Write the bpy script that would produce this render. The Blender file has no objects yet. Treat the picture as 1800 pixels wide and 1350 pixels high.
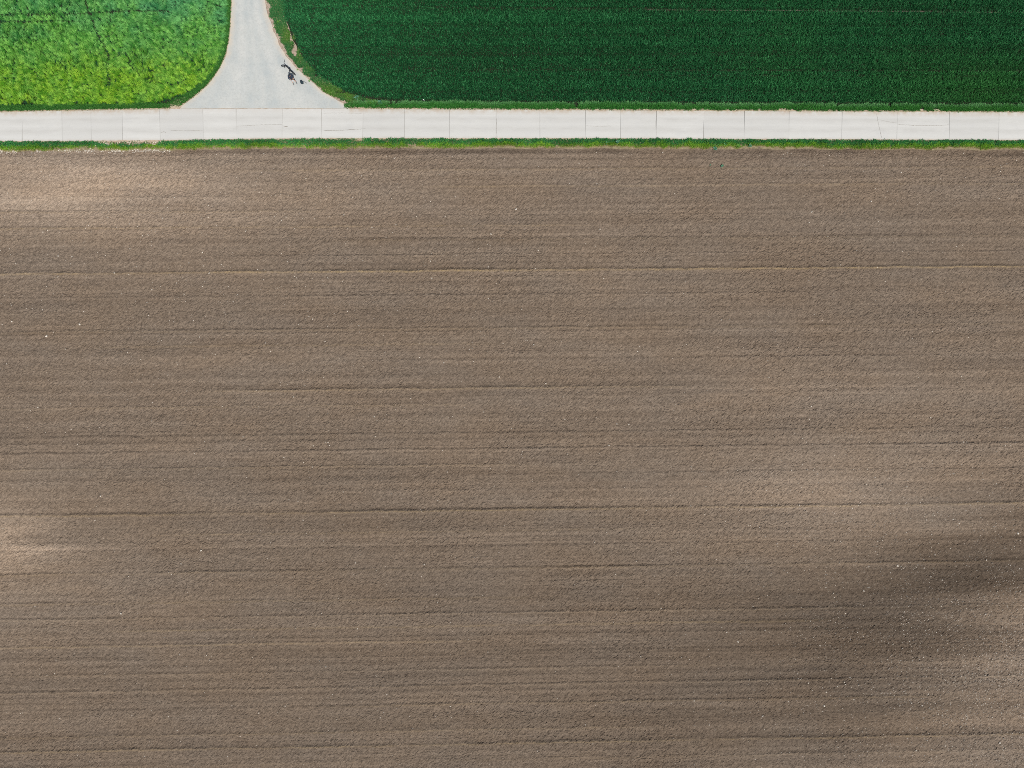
import bpy, bmesh, math, random
import numpy as np
from mathutils import Vector, Matrix

# ------------------------------------------------------------------ camera, sky, sun, exposure
scene = bpy.context.scene
S = 17.2                                   # reference pixels (1800 wide) per metre on the ground
CAM_H = 69.8
cam_d = bpy.data.cameras.new('camera'); cam_d.sensor_width = 36; cam_d.lens = 24.0
cam_d.clip_start = 0.5; cam_d.clip_end = 6000
cam = bpy.data.objects.new('camera', cam_d); scene.collection.objects.link(cam)
cam.location = (0, 0, CAM_H); cam.rotation_euler = (0, 0, 0)
scene.camera = cam

SHADOW = Vector((-0.50, 0.866, 0)).normalized()   # direction shadows fall on the ground
ELEV = math.radians(56)
w = bpy.data.worlds.new('World'); scene.world = w; w.use_nodes = True
nt = w.node_tree; nt.nodes.clear()
sky = nt.nodes.new('ShaderNodeTexSky'); sky.sky_type = 'NISHITA'; sky.sun_disc = False
sky.sun_elevation = ELEV
sky.sun_rotation = math.atan2(-SHADOW.x, -SHADOW.y)
bg = nt.nodes.new('ShaderNodeBackground'); bg.inputs['Strength'].default_value = 0.065
wo = nt.nodes.new('ShaderNodeOutputWorld')
nt.links.new(sky.outputs[0], bg.inputs[0]); nt.links.new(bg.outputs[0], wo.inputs[0])
sun_d = bpy.data.lights.new('sun', 'SUN'); sun_d.energy = 4.5; sun_d.angle = math.radians(0.5)
sun_d.color = (1.0, 0.955, 0.89)
sun = bpy.data.objects.new('sun', sun_d); scene.collection.objects.link(sun)
to_sun = Vector((-SHADOW.x * math.cos(ELEV), -SHADOW.y * math.cos(ELEV), math.sin(ELEV)))
sun.rotation_euler = to_sun.to_track_quat('Z', 'Y').to_euler()
sun.location = to_sun * 100
vs = scene.view_settings
vs.view_transform = 'Standard'; vs.look = 'None'; vs.gamma = 1.0; vs.exposure = 0.0; vs.use_curve_mapping = False
scene.cycles.use_denoising = False
scene.cycles.filter_width = 0.9

# ------------------------------------------------------------------ helpers
C = scene.collection
rng = np.random.default_rng(7)
random.seed(7)

def X(px): return (np.asarray(px, float) - 900) / S
def Y(py): return (675 - np.asarray(py, float)) / S
def W(px, py, z=0.0): return Vector(((px - 900) / S, (675 - py) / S, z))

_lat = {}
def vnoise(x, y, seed):
    """smooth value noise, roughly -1..1, lattice spacing 1"""
    if seed not in _lat:
        _lat[seed] = np.random.default_rng(1000 + seed).uniform(-1, 1, (256, 256)).astype(np.float32)
    L = _lat[seed]
    xi = np.floor(x).astype(np.int64); yi = np.floor(y).astype(np.int64)
    fx = (x - xi).astype(np.float32); fy = (y - yi).astype(np.float32)
    fx = fx * fx * (3 - 2 * fx); fy = fy * fy * (3 - 2 * fy)
    a = L[xi & 255, yi & 255]; b = L[(xi + 1) & 255, yi & 255]
    c = L[xi & 255, (yi + 1) & 255]; d = L[(xi + 1) & 255, (yi + 1) & 255]
    return (a * (1 - fx) + b * fx) * (1 - fy) + (c * (1 - fx) + d * fx) * fy
def fbm(x, y, seed, octaves=3):
    s = 0; a = 1.0; t = 0
    for o in range(octaves):
        s = s + a * vnoise(x * 2 ** o + 17.3 * o, y * 2 ** o - 9.1 * o, seed + o); t += a; a *= 0.55
    return s / t
def inside(x, y, poly):
    """points in polygon, vectorised"""
    r = np.zeros(x.shape, bool); n = len(poly)
    for i in range(n):
        x0, y0 = poly[i]; x1, y1 = poly[(i + 1) % n]
        if y0 == y1: continue
        c = (y0 > y) != (y1 > y)
        r ^= c & (x < (x1 - x0) * (y - y0) / (y1 - y0) + x0)
    return r
def sstep(a, b, v):
    t = np.clip((v - a) / (b - a), 0, 1); return t * t * (3 - 2 * t)

def np_mesh(name, V, loops, sizes, mat, attrs=None, smooth=False):
    me = bpy.data.meshes.new(name)
    V = np.ascontiguousarray(V, np.float32); loops = np.ascontiguousarray(loops, np.int32).ravel()
    sizes = np.asarray(sizes, np.int32); starts = np.concatenate(([0], np.cumsum(sizes)[:-1])).astype(np.int32)
    me.vertices.add(len(V)); me.vertices.foreach_set('co', V.ravel())
    me.loops.add(len(loops)); me.loops.foreach_set('vertex_index', loops)
    me.polygons.add(len(sizes)); me.polygons.foreach_set('loop_start', starts)
    me.update(calc_edges=True)
    me.polygons.foreach_set('use_smooth', np.full(len(sizes), smooth, bool))
    for k, (typ, arr) in (attrs or {}).items():
        at = me.attributes.new(k, typ, 'POINT')
        at.data.foreach_set('color' if typ == 'FLOAT_COLOR' else 'value', np.ascontiguousarray(arr, np.float32).ravel())
    me.materials.append(mat); me.validate()
    ob = bpy.data.objects.new(name, me); C.objects.link(ob)
    return ob
def grid_mesh(name, xs, ys, Z, mat, attrs=None, smooth=True, keep=None):
    gx, gy = np.meshgrid(xs, ys)
    V = np.stack([gx.ravel(), gy.ravel(), Z.ravel()], 1)
    nx, ny = len(xs), len(ys)
    i = (np.arange(ny - 1)[:, None] * nx + np.arange(nx - 1)[None, :])
    if keep is not None: i = i[keep[:-1, :-1]]
    i = i.ravel()
    F = np.stack([i, i + 1, i + nx + 1, i + nx], 1)
    return np_mesh(name, V, F, np.full(len(F), 4), mat, attrs, smooth)
def bm_obj(name, bm, mat, parent=None, smooth=False):
    me = bpy.data.meshes.new(name); bm.to_mesh(me); bm.free()
    if smooth:
        for p in me.polygons: p.use_smooth = True
    me.materials.append(mat)
    o = bpy.data.objects.new(name, me); C.objects.link(o); o.parent = parent
    return o
def tag(o, label=None, cat=None, group=None, kind=None):
    if label: o['label'] = label
    if cat: o['category'] = cat
    if group: o['group'] = group
    if kind: o['kind'] = kind
    return o
def empty(name, loc, rz=0):
    o = bpy.data.objects.new(name, None); o.location = loc; o.rotation_euler = (0, 0, rz)
    o.empty_display_size = 0.1; C.objects.link(o); return o
def tube(bm, a, b, r0, r1=None, seg=10):
    a, b = Vector(a), Vector(b); r1 = r0 if r1 is None else r1; d = b - a
    q = d.to_track_quat('Z', 'Y').to_matrix().to_4x4()
    bmesh.ops.create_cone(bm, cap_ends=True, segments=seg, radius1=r0, radius2=r1, depth=d.length,
                          matrix=Matrix.Translation((a + b) / 2) @ q)
def box(bm, c, s, rot=None):
    m = Matrix.Translation(c) @ (rot or Matrix()) @ Matrix.Diagonal((s[0], s[1], s[2], 1))
    return bmesh.ops.create_cube(bm, size=1, matrix=m)['verts']
def torus(bm, c, R, r, axis='Y', nmaj=40, nmin=8):
    c = Vector(c); rings = []
    for i in range(nmaj):
        a = 2 * math.pi * i / nmaj; ring = []
        for j in range(nmin):
            b = 2 * math.pi * j / nmin; rr = R + r * math.cos(b)
            ring.append(bm.verts.new(c + Vector((rr * math.cos(a), r * math.sin(b), rr * math.sin(a)))))
        rings.append(ring)
    for i in range(nmaj):
        A, B = rings[i], rings[(i + 1) % nmaj]
        for j in range(nmin): bm.faces.new((A[j], A[(j + 1) % nmin], B[(j + 1) % nmin], B[j]))

# ------------------------------------------------------------------ materials
def new_mat(name):
    m = bpy.data.materials.new(name); m.use_nodes = True
    n = m.node_tree; n.nodes.clear()
    out = n.nodes.new('ShaderNodeOutputMaterial'); b = n.nodes.new('ShaderNodeBsdfPrincipled')
    n.links.new(b.outputs[0], out.inputs[0])
    return m, n, b, out
def nd(n, typ, **kw):
    x = n.nodes.new(typ)
    for k, v in kw.items(): setattr(x, k, v)
    return x
def mixc(n, fac, a, b, blend='MIX'):
    x = nd(n, 'ShaderNodeMix', data_type='RGBA', blend_type=blend)
    for s, v in ((0, fac), (6, a), (7, b)):
        if hasattr(v, 'is_linked') or hasattr(v, 'links'): n.links.new(v, x.inputs[s])
        else: x.inputs[s].default_value = v if s == 0 else (*v, 1)
    return x.outputs[2]
def noise(n, vec, scale, detail=3, rough=0.55):
    x = nd(n, 'ShaderNodeTexNoise'); x.inputs['Scale'].default_value = scale
    x.inputs['Detail'].default_value = detail; x.inputs['Roughness'].default_value = rough
    n.links.new(vec, x.inputs['Vector']); return x.outputs[0]
def ramp(n, v, a, b):
    x = nd(n, 'ShaderNodeMapRange'); x.inputs[1].default_value = a; x.inputs[2].default_value = b
    n.links.new(v, x.inputs[0]); return x.outputs[0]
def coords(n, scale=(1, 1, 1)):
    g = nd(n, 'ShaderNodeNewGeometry'); m = nd(n, 'ShaderNodeMapping'); m.inputs['Scale'].default_value = scale
    n.links.new(g.outputs['Position'], m.inputs['Vector']); return m.outputs[0]
def bump(n, b, h, dist, strength=1.0):
    x = nd(n, 'ShaderNodeBump'); x.inputs['Strength'].default_value = strength; x.inputs['Distance'].default_value = dist
    n.links.new(h, x.inputs['Height']); n.links.new(x.outputs[0], b.inputs['Normal'])
def simple(name, col, rough=0.6, metal=0.0, spec=0.4):
    m, n, b, o = new_mat(name)
    v = noise(n, coords(n), 9.0, 4); c = mixc(n, v, tuple(x * 0.8 for x in col), tuple(min(1, x * 1.2) for x in col))
    n.links.new(c, b.inputs['Base Color'])
    b.inputs['Roughness'].default_value = rough; b.inputs['Metallic'].default_value = metal
    b.inputs['Specular IOR Level'].default_value = spec
    return m

def soil_material():
    m, n, b, o = new_mat('tilled_soil')
    dry_shade = nd(n, 'ShaderNodeAttribute', attribute_name='dry_shade').outputs['Fac']
    straw = nd(n, 'ShaderNodeAttribute', attribute_name='straw').outputs['Fac']
    p = coords(n)
    c = mixc(n, dry_shade, (0.056, 0.041, 0.029), (0.436, 0.340, 0.258))
    # clod to clod tone, along-row streaks, hue drift
    g = noise(n, p, 5.0, 2, 0.7); gg = ramp(n, g, 0.25, 0.75)
    lo = mixc(n, 1.0, c, (0.62, 0.61, 0.60), 'MULTIPLY'); hi = mixc(n, 1.0, c, (1.40, 1.41, 1.41), 'MULTIPLY')
    c = mixc(n, gg, lo, hi)
    st = ramp(n, noise(n, coords(n, (0.05, 1.6, 1)), 1.0, 3, 0.6), 0.3, 0.7)
    lo = mixc(n, 1.0, c, (0.90, 0.89, 0.88), 'MULTIPLY'); hi = mixc(n, 1.0, c, (1.09, 1.09, 1.08), 'MULTIPLY')
    c = mixc(n, st, lo, hi)
    hue = ramp(n, noise(n, coords(n, (0.25, 0.8, 1)), 0.35, 2), 0.35, 0.65)
    c = mixc(n, hue, mixc(n, 1.0, c, (1.015, 0.99, 0.96), 'MULTIPLY'), mixc(n, 1.0, c, (0.985, 1.0, 1.02), 'MULTIPLY'))
    # pale crumbs
    v = nd(n, 'ShaderNodeTexVoronoi'); v.inputs['Scale'].default_value = 7.0; n.links.new(p, v.inputs['Vector'])
    crumb = ramp(n, v.outputs['Distance'], 0.16, 0.06)
    sel = ramp(n, nd_sep(n, v.outputs['Color']), 0.84, 0.9)
    mm = nd(n, 'ShaderNodeMath', operation='MULTIPLY'); n.links.new(crumb, mm.inputs[0]); n.links.new(sel, mm.inputs[1])
    mm2 = nd(n, 'ShaderNodeMath', operation='MULTIPLY'); n.links.new(mm.outputs[0], mm2.inputs[0]); mm2.inputs[1].default_value = 0.55
    c = mixc(n, mm2.outputs[0], c, (0.42, 0.36, 0.30))
    c = mixc(n, straw, c, (0.40, 0.29, 0.15))
    n.links.new(c, b.inputs['Base Color'])
    b.inputs['Roughness'].default_value = 0.95; b.inputs['Specular IOR Level'].default_value = 0.1
    bump(n, b, noise(n, p, 11.0, 3, 0.7), 0.10, 1.0)
    return m
def nd_sep(n, col):
    s = nd(n, 'ShaderNodeSeparateColor'); n.links.new(col, s.inputs[0]); return s.outputs[0]

def leaf_material(name, trans=0.25, rough=0.6, spec=0.10):
    m, n, b, o = new_mat(name)
    a = nd(n, 'ShaderNodeAttribute', attribute_name='Col').outputs['Color']
    n.links.new(a, b.inputs['Base Color']); b.inputs['Roughness'].default_value = rough
    b.inputs['Specular IOR Level'].default_value = spec
    t = nd(n, 'ShaderNodeBsdfTranslucent'); n.links.new(a, t.inputs[0])
    mx = nd(n, 'ShaderNodeMixShader'); mx.inputs[0].default_value = trans
    n.links.new(b.outputs[0], mx.inputs[1]); n.links.new(t.outputs[0], mx.inputs[2]); n.links.new(mx.outputs[0], o.inputs[0])
    return m

def concrete_material():
    m, n, b, o = new_mat('slab_concrete')
    p = coords(n)
    oi = nd(n, 'ShaderNodeObjectInfo').outputs['Random']
    c = mixc(n, oi, (0.522, 0.517, 0.490), (0.588, 0.583, 0.552))
    c = mixc(n, ramp(n, noise(n, coords(n, (0.22, 2.4, 1)), 1.0, 4, 0.65), 0.35, 0.7), c, (0.545, 0.54, 0.51))
    blot = ramp(n, noise(n, p, 0.75, 3, 0.6), 0.52, 0.78)
    bl = nd(n, 'ShaderNodeMath', operation='MULTIPLY'); n.links.new(blot, bl.inputs[0]); bl.inputs[1].default_value = 0.5
    c = mixc(n, bl.outputs[0], c, (0.50, 0.50, 0.485))
    sp = nd(n, 'ShaderNodeMath', operation='MULTIPLY'); n.links.new(ramp(n, noise(n, p, 6.0, 2, 0.8), 0.62, 0.75), sp.inputs[0]); sp.inputs[1].default_value = 0.4
    c = mixc(n, sp.outputs[0], c, (0.43, 0.41, 0.375))
    wr = nd(n, 'ShaderNodeAttribute', attribute_name='wear').outputs['Fac']
    wm = nd(n, 'ShaderNodeMath', operation='MULTIPLY'); n.links.new(wr, wm.inputs[0]); n.links.new(ramp(n, noise(n, coords(n, (0.35, 1.5, 1)), 1.0, 4, 0.7), 0.25, 0.7), wm.inputs[1])
    c = mixc(n, wm.outputs[0], c, (0.445, 0.435, 0.405))
    # sandy dirt creeping in from the slab edges
    ed = nd(n, 'ShaderNodeAttribute', attribute_name='edge').outputs['Fac']
    en = nd(n, 'ShaderNodeMath', operation='MULTIPLY'); n.links.new(ed, en.inputs[0])
    n.links.new(ramp(n, noise(n, p, 1.6, 4, 0.7), 0.3, 0.62), en.inputs[1])
    c = mixc(n, en.outputs[0], c, (0.43, 0.345, 0.26))
    n.links.new(c, b.inputs['Base Color']); b.inputs['Roughness'].default_value = 0.9; b.inputs['Specular IOR Level'].default_value = 0.15
    bump(n, b, noise(n, p, 14.0, 3, 0.7), 0.012, 0.7)
    return m
def track_material():
    m, n, b, o = new_mat('old_asphalt')
    p = coords(n)
    c = mixc(n, ramp(n, noise(n, p, 0.5, 4, 0.6), 0.35, 0.68), (0.495, 0.51, 0.485), (0.395, 0.43, 0.425))
    c = mixc(n, ramp(n, noise(n, coords(n, (1.3, 0.3, 1)), 0.9, 4, 0.7), 0.4, 0.8), c, (0.475, 0.485, 0.455))
    wr = nd(n, 'ShaderNodeAttribute', attribute_name='wear').outputs['Fac']
    wm = nd(n, 'ShaderNodeMath', operation='MULTIPLY'); n.links.new(wr, wm.inputs[0]); n.links.new(ramp(n, noise(n, p, 0.9, 4, 0.7), 0.25, 0.65), wm.inputs[1])
    c = mixc(n, wm.outputs[0], c, (0.56, 0.56, 0.525))
    f = nd(n, 'ShaderNodeMath', operation='MULTIPLY'); n.links.new(ramp(n, noise(n, p, 5.0, 3, 0.8), 0.45, 0.75), f.inputs[0]); f.inputs[1].default_value = 0.45
    c = mixc(n, f.outputs[0], c, (0.33, 0.335, 0.32))
    ed = nd(n, 'ShaderNodeAttribute', attribute_name='edge').outputs['Fac']
    en = nd(n, 'ShaderNodeMath', operation='MULTIPLY'); n.links.new(ed, en.inputs[0])
    n.links.new(ramp(n, noise(n, p, 1.4, 4, 0.7), 0.25, 0.6), en.inputs[1])
    c = mixc(n, en.outputs[0], c, (0.56, 0.49, 0.40))
    n.links.new(c, b.inputs['Base Color']); b.inputs['Roughness'].default_value = 0.9; b.inputs['Specular IOR Level'].default_value = 0.15
    bump(n, b, noise(n, p, 16.0, 3, 0.7), 0.015, 0.8)
    return m
def dirt_material(name, a, c2, scale=2.5):
    m, n, b, o = new_mat(name)
    p = coords(n)
    c = mixc(n, ramp(n, noise(n, p, scale, 4, 0.7), 0.3, 0.7), a, c2)
    c = mixc(n, ramp(n, noise(n, p, 9.0, 2, 0.8), 0.58, 0.75), c, tuple(min(1, x * 1.5) for x in c2))
    n.links.new(c, b.inputs['Base Color']); b.inputs['Roughness'].default_value = 0.95; b.inputs['Specular IOR Level'].default_value = 0.1
    bump(n, b, noise(n, p, 10.0, 3, 0.7), 0.06, 1.0)
    return m

M_soil = soil_material()
M_crop = leaf_material('cereal_leaf', 0.22)
M_grass = leaf_material('grass_leaf', 0.25)
M_light = leaf_material('light_cereal_leaf', 0.26)
M_slab = concrete_material()
M_track = track_material()
M_under = dirt_material('crop_floor', (0.016, 0.025, 0.012), (0.030, 0.037, 0.022))  # soil colour darkened to include the shade beneath the plants
M_sand = dirt_material('sandy_shoulder', (0.36, 0.28, 0.20), (0.52, 0.43, 0.33))
M_verge = dirt_material('verge_earth', (0.16, 0.135, 0.07), (0.33, 0.27, 0.17))
M_earth = dirt_material('bare_earth', (0.26, 0.19, 0.145), (0.46, 0.375, 0.295))
M_rut = dirt_material('dry_wheel_track', (0.12, 0.095, 0.075), (0.22, 0.18, 0.145))
M_far = dirt_material('far_fields', (0.07, 0.08, 0.04), (0.12, 0.11, 0.07), 0.02)

# ------------------------------------------------------------------ the ground
bm = bmesh.new(); bmesh.ops.create_circle(bm, cap_ends=True, segments=96, radius=3000)
g = bm_obj('ground', bm, M_far); g.location.z = -0.45; tag(g, kind='structure')

# road edges, as reference pixels
RX = [-260, 0, 290, 450, 620, 1000, 1300, 1800, 2060]
def road_top(px): return np.interp(px, RX, [200, 197, 191.8, 190.6, 191.5, 193.6, 195.2, 197.6, 198.8])
def road_bot(px): return np.interp(px, RX, [250, 248, 246.2, 243.4, 242.6, 242.8, 243.8, 245.8, 246.8])
XL, XR = -160, 1960                       # built width, in reference pixels

def strip(name, pxs, top, bot, z, mat, nrows=2, attr=None):
    xs = np.asarray(pxs, float)
    V = []; t = np.asarray(top(xs), float); b_ = np.asarray(bot(xs), float)
    for r in range(nrows):
        f = r / (nrows - 1); V.append(np.stack([X(xs), Y(b_ + (t - b_) * f), np.full(len(xs), z)], 1))
    V = np.concatenate(V); n_ = len(xs)
    F = [(r * n_ + i, r * n_ + i + 1, (r + 1) * n_ + i + 1, (r + 1) * n_ + i) for r in range(nrows - 1) for i in range(n_ - 1)]
    return np_mesh(name, V, np.array(F), np.full(len(F), 4), mat)

px_line = np.linspace(XL, XR, 120)
# earth under the crops and under the verges
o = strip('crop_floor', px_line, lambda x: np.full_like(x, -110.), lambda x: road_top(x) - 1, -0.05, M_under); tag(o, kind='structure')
o = strip('verge_earth', px_line, lambda x: road_bot(x) - 2, lambda x: road_bot(x) + 17.6 + 1.2 * np.sin(x * 0.07), -0.035, M_verge, 3); tag(o, kind='structure')

# tilled field --------------------------------------------------
def row_coord(x, y):
    """reference-pixel row coordinate that stays constant along a harrow line"""
    px = x * S + 900; py = 675 - y * S
    sl = 14 + (py - 470) * 0.0235
    return py + sl * (px / 1800.0)
def fld_top(px): return road_bot(px) + 17.0 + 1.5 * np.sin(px * 0.011)
xs = np.arange(X(XL), X(XR), 0.125).astype(np.float32)
ys = np.arange(Y(1425), Y(255), 0.108).astype(np.float32)
gx, gy = np.meshgrid(xs, ys)
gx = gx + rng.normal(0, 0.02, gx.shape).astype(np.float32); gy = gy + rng.normal(0, 0.02, gy.shape).astype(np.float32)
PX = gx * S + 900; PY = 675 - gy * S; RC = row_coord(gx, gy)
Z = np.full(gx.shape, -0.11, np.float32)
wob = 1.2 * vnoise(gx * 0.12, gy * 0.4, 40)
u = (RC + wob) / S
prof = 0.55 * vnoise(u * 3.1, gx * 0.008, 1) + 0.35 * vnoise(u * 1.35, gx * 0.006 + 5, 2) + 0.5 * vnoise(u * 5.2, gx * 0.012, 3) + 0.45 * vnoise(u * 7.8, gx * 0.010, 11)
Z += 0.034 * prof * (0.8 + 0.3 * vnoise(gx * 0.06, gy * 0.3, 4))
Z += 0.007 * np.sin(gx * 19.0 + 2.5 * vnoise(gx * 0.4, u * 0.5, 9)) * sstep(-0.1, 0.6, vnoise(gx * 0.07, u * 0.45, 10))   # crumbler roller prints
clod = 0.6 * rng.normal(0, 1, gx.shape).astype(np.float32) + 0.9 * vnoise(gx * 3.2, gy * 3.2, 5) + 0.5 * vnoise(gx * 1.5, gy * 1.9, 6)
Z += 0.036 * clod * (0.85 + 0.35 * vnoise(gx * 0.15, gy * 0.3, 8))
straw = np.zeros(gx.shape, np.float32); groove_shade = np.zeros(gx.shape, np.float32)
# the harrow ridges that stand out (row coordinate, height m, half width px, straw, from px, to px)
RIDGES = [(372, .035, 2.2, .25, -300, 620), (480, .075, 3.0, .75, -300, 2100), (583.5, .045, 2.0, .12, -300, 2100), (453, .03, 2.0, .0, 300, 2100),
          (525, .022, 2, 0, -300, 1500), (610, .028, 2.0, .25, 100, 900), (640, .02, 2, 0, 500, 2100), (690, .05, 2.2, .30, 300, 1300), (718, .025, 2, .15, -300, 900),
          (771, .042, 2.2, .0, -300, 2100), (799, .048, 2.3, .0, -300, 2100), (826, .026, 2.0, .15, -300, 1000), (845, .03, 2, 0, 700, 2100),
          (877, .028, 2, 0, -300, 700), (907, .075, 3.0, .45, -300, 2100), (944, .022, 2, .2, 200, 1200), (972, .02, 2, 0, -300, 2100), (1011, .052, 2.2, .15, -300, 2100),
          (1036, .022, 2, .0, 400, 2100), (1063, .02, 2, .2, -300, 1000), (1091, .045, 2.2, .1, -300, 2100), (1112, .024, 2, .3, 150, 1500), (1139, .03, 2, .3, -300, 900), (1160, .026, 2, 0, 800, 2100),
          (1190, .03, 2, .1, -300, 2100), (1219, .060, 2.6, .1, -300, 2100), (1252, .025, 2, .2, 500, 1700), (1280, .03, 2, 0, -300, 2100), (1298, .024, 2, .2, -300, 1200),
          (1323, .062, 2.6, .35, -300, 2100), (1352, .03, 2, .1, -300, 2100), (400, .024, 2, .3, -300, 1100), (425, .02, 2, .1, 500, 2100), (330, .022, 2, .2, 700, 2100), (300, .022, 2, .2, 300, 2100)]
for k, (rc, hh, hw, stw, p0, p1) in enumerate(RIDGES):
    d = RC + 0.9 * vnoise(gx * 0.35, gx * 0 + k * 3.7, 20) + 0.6 * vnoise(gx * 1.4, gx * 0 + k * 1.9, 21) - rc
    along = sstep(p0, p0 + 160, PX) * (1 - sstep(p1 - 160, p1, PX))
    mod = 0.95 * np.clip(0.85 + 0.4 * vnoise(gx * 0.10, gx * 0 + k * 2.3, 22) + 0.35 * vnoise(gx * 0.8, gx * 0 + k * 4.1, 23), 0.35, 1.4) * along
    # asymmetric: gentle sunny flank below, steep drop into a groove above
    Z += hh * mod * np.exp(-((d - 0.8) / hw) ** 2) - 0.75 * hh * mod * np.exp(-((d + 2.8) / (hw * 0.9)) ** 2)
    straw += stw * np.clip(mod, 0, 1) * np.exp(-((d - 2.0) / 1.1) ** 2)
    groove_shade += (hh / 0.075) * np.clip(mod, 0, 1.2) * np.exp(-((d + 2.6) / (hw * 1.1)) ** 2)  # shade in the groove behind each ridge, painted into the soil colour
# dryness: where the soil has dried out pale, where it is still damp; the groove shade is subtracted from it too
dry_shade = np.full(gx.shape, 0.365, np.float32)
def blob(cx, cy, sx, sy, a):
    global dry_shade
    wx = PX + 60 * vnoise(gx * 0.06, gy * 0.10, 30) + 75 * vnoise(gx * 0.02, u * 1.1, 32) + 35 * vnoise(gx * 0.05, u * 3.0, 33); wy = PY + 22 * vnoise(gx * 0.08, gy * 0.2, 31)
    dry_shade += a * np.exp(-((wx - cx) / sx) ** 2 - ((wy - cy) / sy) ** 2)
for bl in [(10, 325, 230, 60, .27), (230, 340, 320, 70, .13), (560, 330, 240, 50, .04), (-10, 958, 85, 62, .32), (60, 1010, 200, 120, .06), (1500, 880, 230, 75, .17), (1480, 690, 300, 50, .06),
           (1815, 1130, 120, 100, .20), (1740, 1290, 220, 120, .09), (160, 330, 380, 80, .10), (-20, 990, 150, 130, .08), (1560, 800, 330, 110, .04), (1760, 340, 260, 60, .05), (1650, 1000, 200, 70, -.13), (1800, 930, 150, 60, -.12), (1740, 975, 170, 70, -.05), (1530, 1110, 230, 85, -.13), (1400, 1210, 260, 90, -.075), (1280, 1300, 320, 90, -.05),
           (1420, 1080, 180, 60, -.05), (200, 560, 300, 60, -.04), (900, 1250, 700, 150, -.035), (80, 440, 180, 40, -.02), (1000, 820, 500, 40, -.02)]:
    blob(*bl)
dry_shade += 0.035 * fbm(gx * 0.05, gy * 0.09, 50) + 0.025 * vnoise(gx * 0.015, u * 0.9, 54) + 0.028 * vnoise(gx * 0.02, u * 2.4, 55) + 0.042 * vnoise(gx * 0.012, u * 5.4, 56)
dry_shade -= 0.08 * groove_shade; dry_shade -= 0.03 * sstep(700, 1200, PY)
edge_d = PY - fld_top(PX)
dry_shade -= 0.17 * np.exp(-((edge_d - 4) / 5.5) ** 2) * (0.7 + 0.5 * vnoise(gx * 0.5, gy, 57))
Z -= 0.05 * np.exp(-((edge_d - 5) / 4.0) ** 2)
keep = edge_d > -3.5
Z += 0.05 * sstep(2, -4, edge_d)
V = np.stack([gx.ravel(), gy.ravel(), Z.ravel()], 1); nx_ = len(xs); ny_ = len(ys)
i0 = (np.arange(ny_ - 1)[:, None] * nx_ + np.arange(nx_ - 1)[None, :])[keep[:-1, :-1]].ravel()
F = np.stack([i0, i0 + 1, i0 + nx_ + 1, i0 + nx_], 1)
field = np_mesh('tilled_field', V, F, np.full(len(F), 4), M_soil,
                {'dry_shade': ('FLOAT', np.clip(dry_shade, 0, 1)), 'straw': ('FLOAT', np.clip(straw * (0.45 + 0.75 * rng.random(gx.shape)), 0, .9))}, False)
tag(field, kind='structure')
def soil_z(x, y):
    i = int(np.clip((x - xs[0]) / 0.125, 0, nx_ - 1)); j = int(np.clip((y - ys[0]) / 0.108, 0, ny_ - 1)); return float(Z[j, i])

# concrete road ---------------------------------------------------
M_joint = simple('joint_filler', (0.30, 0.29, 0.265), 0.95)
o = strip('road', px_line, lambda x: road_top(x) + 1.2, lambda x: road_bot(x) - 1.2, -0.012, M_joint, 3); tag(o, kind='structure'); road = o
for f0, f1 in ((lambda x: road_top(x) - 5.5, lambda x: road_top(x) + 1.0), (lambda x: road_bot(x) - 1.0, lambda x: road_bot(x) + 2.5)):
    o = strip('road_shoulder', px_line, f0, f1, -0.016, M_sand, 3); tag(o, kind='structure')
JOINTS = [-152, -62, 39, 109, 160, 215, 281, 357, 415, 496, 565, 638, 711, 790, 872, 949, 1029, 1091, 1154, 1237, 1309, 1387, 1480, 1577, 1669, 1756, 1838, 1912, 1975]
SLAB_TOP = 0.03
for a, b_ in zip(JOINTS[:-1], JOINTS[1:]):
    n_ = 15; m_ = 11
    lx = np.linspace(a + 0.2, b_ - 0.2, n_); fr = np.array([0, .03, .08, .16, .26, .34, .5, .62, .7, .8, .88, .94, 1.0]); m_ = len(fr)
    P_, F_, E_, WR_ = [], [], [], []
    dz = random.uniform(-0.004, 0.004)
    for f in fr:
        for p in lx:
            skew = (f - 0.5) * random.Random(a).uniform(-1.2, 1.2)
            yy = road_bot(p) + (road_top(p) - road_bot(p)) * f
            jit = (0.35 * float(vnoise(np.array([p * .31]), np.array([f * 3.]), 60)[0])) if f in (0, 1.0) else 0
            P_.append((float(X(p + (skew if a < p < b_ else 0))), float(Y(yy + jit)), SLAB_TOP + dz))
            north = max(0, (f - 0.80) / 0.2) ** 1.2 * (0.95 if (p < 300 or p > 612) else 0.25)
            WR_.append(0.75 * math.exp(-((f - .32) / .10) ** 2) + 0.75 * math.exp(-((f - .68) / .10) ** 2))
            E_.append(min(1, north + 0.5 * max(0, (0.07 - f) / 0.07)))
    for r in range(m_ - 1):
        for i in range(n_ - 1): F_.append((r * n_ + i, r * n_ + i + 1, (r + 1) * n_ + i + 1, (r + 1) * n_ + i))
    # sides
    ring = [i for i in range(n_)] + [r * n_ + n_ - 1 for r in range(1, m_)] + [(m_ - 1) * n_ + i for i in range(n_ - 2, -1, -1)] + [r * n_ for r in range(m_ - 2, 0, -1)]
    base = len(P_)
    for v in ring: P_.append((P_[v][0], P_[v][1], -0.15)); E_.append(1.0); WR_.append(0)
    for k in range(len(ring)):
        k2 = (k + 1) % len(ring); F_.append((ring[k], base + k, base + k2, ring[k2]))
    sl = np_mesh('concrete_slab', np.array(P_), np.array(F_), np.full(len(F_), 4), M_slab, {'edge': ('FLOAT', np.array(E_)), 'wear': ('FLOAT', np.array(WR_))})
    sl.parent = road
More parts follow.
